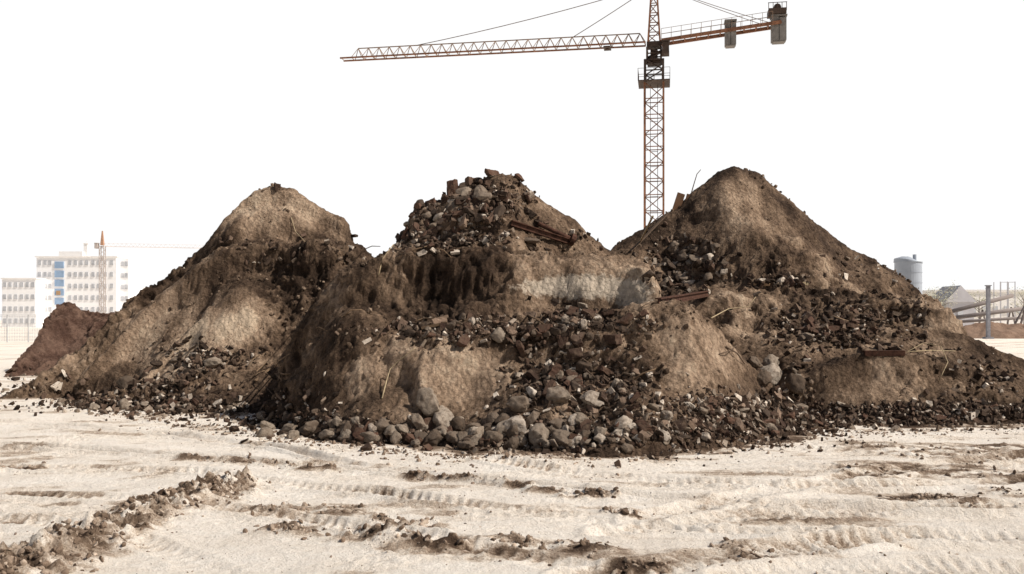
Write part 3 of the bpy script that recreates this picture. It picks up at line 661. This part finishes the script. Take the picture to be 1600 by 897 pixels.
zj=cz(68); apex=Vector((cx,cy,cz(-24)))
mb=MB(); c4=[Vector((cx,cy,zj))+RZ@Vector((sx*.5,sy*.5,0)) for sx,sy in ((-1,-1),(1,-1),(1,1),(-1,1))]; t4=[apex+RZ@Vector((sx*.2,sy*.15,0)) for sx,sy in ((-1,-1),(1,-1),(1,1),(-1,1))]
for a_,b_ in zip(c4,t4): mb.beam(a_,b_,0.12)
nb=6
for k in range(nb):
    for j in range(4):
        p=c4[j].lerp(t4[j],k/nb); q=c4[(j+1)%4].lerp(t4[(j+1)%4],(k+1)/nb); q0=c4[(j+1)%4].lerp(t4[(j+1)%4],k/nb)
        mb.beam(p,q,0.06); mb.beam(p,q0,0.06)
mb.box(apex,(0.5,0.4,0.3),RZ); mb.obj('tower_head',M_CRED,crane,O)
mb=MB(); c=Vector((cx,cy,zj-.75))-u*0.95-sd*0.8; mb.box(c,(0.6,.9,1.0),RZ,0.9); mb.box(c+Vector((0,0,.58)),(.7,1.0,0.08),RZ); mb.obj('cab',M_CDARK,crane,O)
base=Vector((cx,cy,zj))+u*0.7; Lj=26.7; bay=0.95; n=int(Lj/bay)
mb=MB(); mt=MB()
for s in (-1,1): mb.beam(base+sd*.55*s,base+u*Lj+sd*.45*s,0.12)
H=0.9
for k in range(n+1):
    p=base+u*(k*bay); nx=base+u*min((k+1)*bay,Lj); top=p+u*bay*.5+Vector((0,0,H))
    mt.beam(p+sd*.5,p-sd*.5,0.045)
    if k<n-1:
        for s in (-1,1): mt.beam(p+sd*.5*s,top,0.046); mt.beam(top,nx+sd*.5*s,0.046)
mt.beam(base+u*bay*.5+Vector((0,0,H)),base+u*((n-1.5)*bay)+Vector((0,0,H)),0.075)
mb.obj('jib_chord',M_CRED,crane,O); mt.obj('jib_lattice',M_CPALE,crane,O)
mb=MB(); t=base+u*3.2-Vector((0,0,.2)); mb.box(t,(.6,1.1,.10),RZ); mb.box(t-Vector((0,0,.10)),(.25,.3,.12),RZ); mb.obj('trolley',M_CDARK,crane,O)
cb=Vector((cx,cy,zj+0.05))-u*0.6; ce=Vector((cx,cy,zj))-u*10.2+Vector((0,0,1.05)); cd=(ce-cb)
mb=MB()
for s in (-1,1): mb.beam(cb+sd*.6*s,ce+sd*.6*s,0.16,0.26)
for k in range(11): p=cb.lerp(ce,k/10); mb.beam(p+sd*.55,p-sd*.55,0.1)
mb.obj('counter_jib',M_CRED,crane,O)
mb=MB()
for s in (-1,1):
    for hh in (.5,.95): mb.beam(cb+sd*.68*s+Vector((0,0,hh)),cb.lerp(ce,.93)+sd*.68*s+Vector((0,0,hh)),0.03)
    for k in range(12): p=cb.lerp(ce,k*.93/11)+sd*.68*s; mb.beam(p,p+Vector((0,0,.95)),0.03)
mb.obj('railing',M_CPALE,crane,O)
for sfrac,wd,ht,dn in ((0.585,0.92,1.9,0.40),(0.985,1.2,1.95,0.28)):
    c=cb.lerp(ce,sfrac); z1=c.z+ht*dn
    c2=c+u*wd*.25; c3=c-u*wd*.25; mb2=MB()
    mb2.box((c2.x,c2.y,z1-ht/2),(wd*.46,.9,ht),RZ); mb2.box((c3.x,c3.y,z1-ht/2-.05),(wd*.46,.9,ht-.1),RZ)
    lo=Vector((c.x,c.y,z1-ht-.06)); mb2.box((c.x,c.y,z1+.06),(wd*1.06,1.1,.12),RZ); mb2.beam(lo-sd*.4,lo+sd*.4,wd*.8,.1)
    mb2.obj('counterweight',M_GREY,crane,O)
mb=MB(); c=cb.lerp(ce,.97)+Vector((0,0,.95)); mb.box(c,(1.4,1.3,0.45),RZ); mb.tube([c-sd*.5+Vector((0,0,.33)),c+sd*.5+Vector((0,0,.33))],.3,12)
for k in range(5): mb.beam(c+u*(-.7+.35*k)-sd*.6,c+u*(-.7+.35*k)-sd*.6+Vector((0,0,.7)),.045)
mb.beam(c+u*-.75-sd*.6+Vector((0,0,.68)),c+u*.75-sd*.6+Vector((0,0,.68)),.045); mb.obj('winch',M_CDARK,crane,O)
def cable(p,q,r=.035,sag=0.0):
    mb=MB(); mb.tube([Vector(p).lerp(Vector(q),t)-Vector((0,0,sag*4*t*(1-t))) for t in np.linspace(0,1,9)],r,5); mb.obj('cable',M_CABLE,crane,O)
pj=lambda s: base+u*s+Vector((0,0,H))
cable(apex,pj(19.9),.035,.25); cable(apex,pj(6.1),.035,.05)
for s in (-1,1): cable(apex,cb.lerp(ce,.93)+sd*.5*s,.028,.1)

# ---------------------------------------------------------------- distant small crane
D=225; cx2,cy2=W(160,0,D)[:2]; z=lambda py: CAMZ-(py-HOR)/FPX*D
c2=empty('tower_crane',(cx2,cy2,0),'small distant pale tower crane in front of the white building','crane'); O2=(cx2,cy2,0); I3=Matrix.Identity(3)
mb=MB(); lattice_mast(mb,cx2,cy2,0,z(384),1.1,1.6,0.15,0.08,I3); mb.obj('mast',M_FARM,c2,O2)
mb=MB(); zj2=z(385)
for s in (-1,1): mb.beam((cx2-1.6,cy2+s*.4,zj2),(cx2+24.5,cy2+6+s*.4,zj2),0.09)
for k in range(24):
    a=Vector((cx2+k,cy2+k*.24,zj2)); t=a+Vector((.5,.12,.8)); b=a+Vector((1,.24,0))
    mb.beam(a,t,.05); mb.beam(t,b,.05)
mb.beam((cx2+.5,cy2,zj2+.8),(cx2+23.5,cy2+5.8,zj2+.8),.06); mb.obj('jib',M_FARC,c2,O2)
mb=MB(); mb.box((cx2,cy2,z(372)),(.8,.8,3.6),I3,.3); mb.obj('tower_head',plain('crane_orange',(0.56,0.33,0.22)),c2,O2)
mb=MB(); mb.box((cx2-1.4,cy2,zj2+.1),(.8,1.0,1.3),I3); mb.box((cx2-1.4,cy2,zj2+.8),(.9,1.1,.12),I3); mb.obj('counterweight',M_FARM,c2,O2)

# ---------------------------------------------------------------- white building
D=250; bx0=W(57,0,D)[0]; bx1=W(182,0,D)[0]; zt=CAMZ-(402-HOR)/FPX*D; Wd=bx1-bx0
bl=empty('apartment_building',((bx0+bx1)/2,D+6,0),'white six-storey block with rows of windows and blue stair glazing','building'); OB=((bx0+bx1)/2,D+6,0)
mb=MB(); mb.box(((bx0+bx1)/2,D+6,zt/2),(Wd,12,zt))
x3=W(196,0,D)[0]; mb.box(((bx1+x3)/2+.005,D+7,zt/2-.1),(x3-bx1,10,zt-.2)); mb.obj('wall',M_WHITE,bl,OB)
mb=MB(); mb.box(((bx0+bx1)/2,D+6,zt+.15),(Wd+.6,12.6,.3)); mb.box((bx0+Wd*.35,D+6,zt+1.1),(Wd*.3,5,1.6)); mb.box((bx0+Wd*.52,D+5,zt+2.2),(1.1,1.1,3.8)); mb.box((bx0+Wd*.52,D+5,zt+4.2),(1.4,1.4,.25)); mb.beam((bx0+Wd*.52,D+5,zt+4),(bx0+Wd*.52,D+5,zt+5),.12); mb.obj('roof',M_BEIGE,bl,OB)
mb=MB()
for k in range(5): mb.box((bx0+Wd*.29,D-.05,zt*(.37+.13*k)),(Wd*.11,.3,zt*.095)); mb.box((bx0+Wd*.235,D-.22,zt*(.37+.13*k)),(.15,.08,zt*.1))
mb.obj('stair_glazing',M_BLUE,bl,OB)
mb=MB(); mb.box((bx0+Wd*.28,D-.32,zt*.49),(Wd*.05,.15,zt*.06)); mb.obj('orange_panel',M_ORNG,bl,OB)
sx=zt/6
wx_=[.04,.11,.17,.42,.49,.56,.63,.71,.78,.86,.94]
mb=MB(); mb.box((0,0,0),(.85,.12,1.15)); mb.box((0,-.02,-.66),(1.0,.2,.08)); tmp=mb.obj('window',M_WIN); wm=tmp.data; bpy.data.objects.remove(tmp)
for f in range(6):
    for i,t in enumerate(wx_):
        if f==0 and i%2: continue
        o=bpy.data.objects.new('window',wm); o.parent=bl; o.location=(bx0+Wd*t-OB[0],D-.07-OB[1],sx*f+sx*.55); COL.objects.link(o)
for f in range(6):
    for t in (.3,.75):
        o=bpy.data.objects.new('window',wm); o.parent=bl; o.location=(bx1+(x3-bx1)*t-OB[0],D+1.93-OB[1],sx*f+sx*.5); COL.objects.link(o)
def simple_building(name,x0,x1,d,ztop,label,wmat,nx,nf,roofh=.3,depth=10):
    e=empty(name,((x0+x1)/2,d+depth/2,0),label,'building'); O_=((x0+x1)/2,d+depth/2,0)
    mb=MB(); mb.box(((x0+x1)/2,d+depth/2,ztop/2),(x1-x0,depth,ztop)); mb.obj('wall',wmat,e,O_)
    mb=MB(); mb.box(((x0+x1)/2,d+depth/2,ztop+roofh/2),(x1-x0+.5,depth+.5,roofh)); mb.obj('roof',M_BEIGE,e,O_)
    for f in range(nf):
        for i in range(nx):
            o=bpy.data.objects.new('window',wm); o.parent=e; o.location=(x0+(x1-x0)*(i+.5)/nx-O_[0],d-.07-O_[1],ztop/nf*(f+.55)); COL.objects.link(o)
    return e
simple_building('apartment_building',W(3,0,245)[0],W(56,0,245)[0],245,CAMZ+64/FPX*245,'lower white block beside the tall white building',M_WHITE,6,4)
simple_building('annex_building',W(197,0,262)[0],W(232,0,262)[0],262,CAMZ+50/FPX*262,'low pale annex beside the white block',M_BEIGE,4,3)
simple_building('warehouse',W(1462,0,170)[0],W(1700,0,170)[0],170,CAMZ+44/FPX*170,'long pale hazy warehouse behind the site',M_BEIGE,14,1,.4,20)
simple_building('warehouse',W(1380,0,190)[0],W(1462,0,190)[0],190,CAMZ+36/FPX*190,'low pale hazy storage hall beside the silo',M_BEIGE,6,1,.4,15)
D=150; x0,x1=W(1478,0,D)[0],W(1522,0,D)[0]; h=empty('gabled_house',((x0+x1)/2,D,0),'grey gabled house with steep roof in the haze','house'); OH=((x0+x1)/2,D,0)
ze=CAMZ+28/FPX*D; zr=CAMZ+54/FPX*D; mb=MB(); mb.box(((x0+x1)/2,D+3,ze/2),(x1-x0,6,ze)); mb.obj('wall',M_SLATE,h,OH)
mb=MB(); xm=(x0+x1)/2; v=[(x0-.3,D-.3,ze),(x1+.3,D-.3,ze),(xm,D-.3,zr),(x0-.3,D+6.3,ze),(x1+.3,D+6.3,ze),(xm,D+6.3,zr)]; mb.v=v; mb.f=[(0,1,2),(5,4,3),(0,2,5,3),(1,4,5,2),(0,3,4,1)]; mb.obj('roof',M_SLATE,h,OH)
o=bpy.data.objects.new('window',wm); o.parent=h; o.location=(0,-.07,ze*.6); COL.objects.link(o)
D=125; sxp=W(1419,0,D)[0]; r_=20/FPX*D; zt=CAMZ+90/FPX*D; s=empty('silo',(sxp,D,0),'blue-grey round metal silo with conical top behind the mound','silo'); OS=(sxp,D,0)
mb=MB(); mb.tube([(sxp,D,0),(sxp,D,zt*.33),(sxp,D,zt*.66),(sxp,D,zt)],r_,32)
for k in range(1,7): mb.tube([(sxp,D,zt*k/7-.05),(sxp,D,zt*k/7+.05)],r_+.04,32)
mb.obj('tank',M_SILO,s,OS)
mb=MB(); mb.tube([(sxp,D,zt+.01),(sxp,D,zt+.15),(sxp+.1,D,zt+.45),(sxp+.2,D,zt+.7)],[r_+.12,r_+.08,1.1,.35],32); mb.tube([(sxp+.9,D,zt+.1),(sxp+.9,D,zt+1.1)],.25,10); mb.obj('roof_cone',M_SILO,s,OS)
D=108
pr=empty('pipe_rack',W(1530,526,D),'raised dark steel pipes on trestles near the heap','pipes'); OP=W(1530,526,D)
for a,b,r in (((1474,490,D),(1582,462,D+1),.25),((1480,498,D-1),(1600,482,D-1),.25),((1478,504,D-2),(1606,496,D-2),.18)):
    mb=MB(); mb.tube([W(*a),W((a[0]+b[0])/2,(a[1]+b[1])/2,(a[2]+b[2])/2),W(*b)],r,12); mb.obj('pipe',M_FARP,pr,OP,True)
for px_,py_ in ((1490,494),(1535,484),(1580,480)):
    mb=MB(); p=W(px_,py_,D-.5); mb.beam((p[0]-.8,p[1],0),(p[0],p[1],p[2]),.14); mb.beam((p[0]+.8,p[1],0),(p[0],p[1],p[2]),.14); mb.beam((p[0]-.5,p[1],1),(p[0]+.5,p[1],1),.1)
    mb.obj('trestle',M_FARP,pr,OP)
p=W(1544,0,95); mb=MB(); mb.beam((p[0],95,0),(p[0],95,CAMZ+53/FPX*95),.34); mb.box((p[0],95,CAMZ+53/FPX*95+.05),(.5,.5,.1)); mb.box((p[0],95,.1),(.8,.8,.2)); o=mb.obj('steel_post',plain('post_blue_grey',(0.30,0.30,0.33)),None,(p[0],95,0)); meta(o,'thick grey-blue steel post standing on the site','post')
mb=MB()
for a in (1563,1574,1586):
    p=W(a,0,112); mb.beam((p[0],112,0),(p[0],112,CAMZ+60/FPX*112),.08); mb.beam((p[0],113.5,0),(p[0],113.5,CAMZ+60/FPX*112),.08)
for z_ in (1.2,3,4.8,CAMZ+59/FPX*112): mb.beam((W(1563,0,112)[0],112,z_),(W(1586,0,112)[0],112,z_),.07)
o=mb.obj('scaffold_frame',M_SLATE,None,(W(1574,0,112)[0],112,0)); meta(o,'thin grey scaffold frame standing on the site','scaffold')
p=W(1592,0,104); mb=MB(); mb.beam((p[0]-1.2,104,0.2),(p[0]+1.0,104,4.2),.3,.12); mb.beam((p[0]-.2,104,0),(p[0]+.9,104,3.9),.18); mb.beam((p[0]+1,104,4.1),(p[0]+1,104,0),.15); o=mb.obj('conveyor_frame',M_FARP,None,(p[0],104,0)); meta(o,'dark inclined steel frame leaning beside the pipes','frame')
fe=empty('site_fence',W(20,530,80),'grey wire site fence before the white buildings','fence'); OF=W(20,530,80)
mb=MB(); mw=MB()
xa,xb=W(-120,0,80)[0],W(110,0,80)[0]
for k in range(8): x_=xa+(xb-xa)*k/7; mb.beam((x_,80,0),(x_,80,2.5),.07)
mb.beam((xa,80,2.45),(xb,80,2.45),.05); mb.obj('post',M_FENCE,fe,OF)
for k in range(90): x_=xa+(xb-xa)*k/89; mw.beam((x_,80.05,.1),(x_,80.05,2.4),.018)
for k in range(8): mw.beam((xa,80.05,.2+k*.3),(xb,80.05,.2+k*.3),.018)
mw.obj('wire_mesh',M_FENCE,fe,OF)
def tree(x_,y_,h,label,seed):
    r=random.Random(seed); e=empty('tree',(x_,y_,0),label,'tree','hazy trees behind the site'); O_=(x_,y_,0); mb=MB(); tips=[]
    mb.tube([(x_,y_,0),(x_+.1,y_,h*.3),(x_,y_+.1,h*.55),(x_+.1,y_,h*.9)],[.22,.17,.11,.03],7)
    for k in range(14):
        a=r.uniform(0,6.28); z0=h*r.uniform(.3,.75); l=h*r.uniform(.18,.36); q=Vector((x_+math.cos(a)*l,y_+math.sin(a)*l,z0+l*r.uniform(.4,1)))
        mb.tube([(x_,y_,z0),Vector((x_,y_,z0)).lerp(q,.5)+Vector((0,0,.1)),q],[.07,.045,.015],5); tips.append(q); tips.append(Vector((x_,y_,z0)).lerp(q,.6))
    tips.append(Vector((x_,y_,h*.95))); mb.obj('trunk',M_BARK,e,O_)
    lv=MB()
    for t in tips:
        for _ in range(45):
            c=t+Vector((r.gauss(0,h*.07),r.gauss(0,h*.07),r.gauss(0,h*.06))); s=r.uniform(.05,.11); a=Vector((r.gauss(0,1),r.gauss(0,1),r.gauss(0,1))).normalized()*s; b=a.orthogonal().normalized()*s; i=len(lv.v)
            lv.v+= [tuple(c-a),tuple(c+b),tuple(c+a),tuple(c-b)]; lv.f.append((i,i+1,i+2,i+3))
    lv.obj('crown',M_LEAF,e,O_)
for i,(px_,py_,d) in enumerate(((1466,450,150),(1500,460,162),(1530,456,164),(1600,452,160))):
    p=W(px_,py_,d); tree(p[0],d,p[2],'small yellow-green tree in the haze behind the site',i)

# ---------------------------------------------------------------- camera, light
cam=bpy.data.cameras.new('Camera'); co=bpy.data.objects.new('Camera',cam); COL.objects.link(co); co.location=(0,0,CAMZ); co.rotation_euler=(math.radians(90),0,0)
cam.sensor_width=36; cam.lens=36*FPX/1600; cam.shift_y=(HOR-448.5)/1600; cam.clip_end=8000; cam.clip_start=0.1; scene.camera=co
el=math.radians(45); az=Vector((0.93,-0.27,0)).normalized()
sdir=Vector((az.x*math.cos(el),az.y*math.cos(el),math.sin(el)))
sun=bpy.data.lights.new('Sun','SUN'); sun.energy=5.0; sun.angle=math.radians(0.5); sun.color=(1,0.93,0.84); so=bpy.data.objects.new('Sun',sun); COL.objects.link(so); so.rotation_euler=sdir.to_track_quat('Z','Y').to_euler(); so.location=(20,-5,30)
w=bpy.data.worlds.new('World'); scene.world=w; w.use_nodes=True; nt=w.node_tree; nt.nodes.clear()
sky=N(nt,'ShaderNodeTexSky',sky_type='NISHITA'); sky.sun_disc=False; sky.sun_elevation=el; sky.sun_rotation=math.atan2(az.x,az.y); sky.dust_density=3; sky.air_density=1
b1=N(nt,'ShaderNodeBackground'); b1.inputs[1].default_value=0.055; nt.links.new(sky.outputs[0],b1.inputs[0])
b2=N(nt,'ShaderNodeBackground'); b2.inputs[0].default_value=(1,1,1,1); b2.inputs[1].default_value=1.02
tc=N(nt,'ShaderNodeTexCoord'); sep=N(nt,'ShaderNodeSeparateXYZ'); nt.links.new(tc.outputs['Generated'],sep.inputs[0])
mr=N(nt,'ShaderNodeMapRange'); mr.interpolation_type='SMOOTHSTEP'; mr.inputs[1].default_value=0.36; mr.inputs[2].default_value=0.48; nt.links.new(sep.outputs[2],mr.inputs[0])
mr2=N(nt,'ShaderNodeMapRange'); mr2.interpolation_type='SMOOTHSTEP'; mr2.inputs[1].default_value=0.3; mr2.inputs[2].default_value=-0.4; mr2.inputs[3].default_value=0.0; mr2.inputs[4].default_value=0.88; nt.links.new(sep.outputs[1],mr2.inputs[0])  # white sky faded out behind the camera, shaped to cut fill and deepen shadows
f=math_(nt,'MAXIMUM',mr.outputs[0],mr2.outputs[0])
mx_=N(nt,'ShaderNodeMixShader'); nt.links.new(f,mx_.inputs[0]); nt.links.new(b2.outputs[0],mx_.inputs[1]); nt.links.new(b1.outputs[0],mx_.inputs[2])
ow=N(nt,'ShaderNodeOutputWorld'); nt.links.new(mx_.outputs[0],ow.inputs[0])
scene.view_settings.view_transform='Standard'; scene.view_settings.look='None'; scene.view_settings.exposure=0; scene.view_settings.gamma=1
print('counts',cnt)
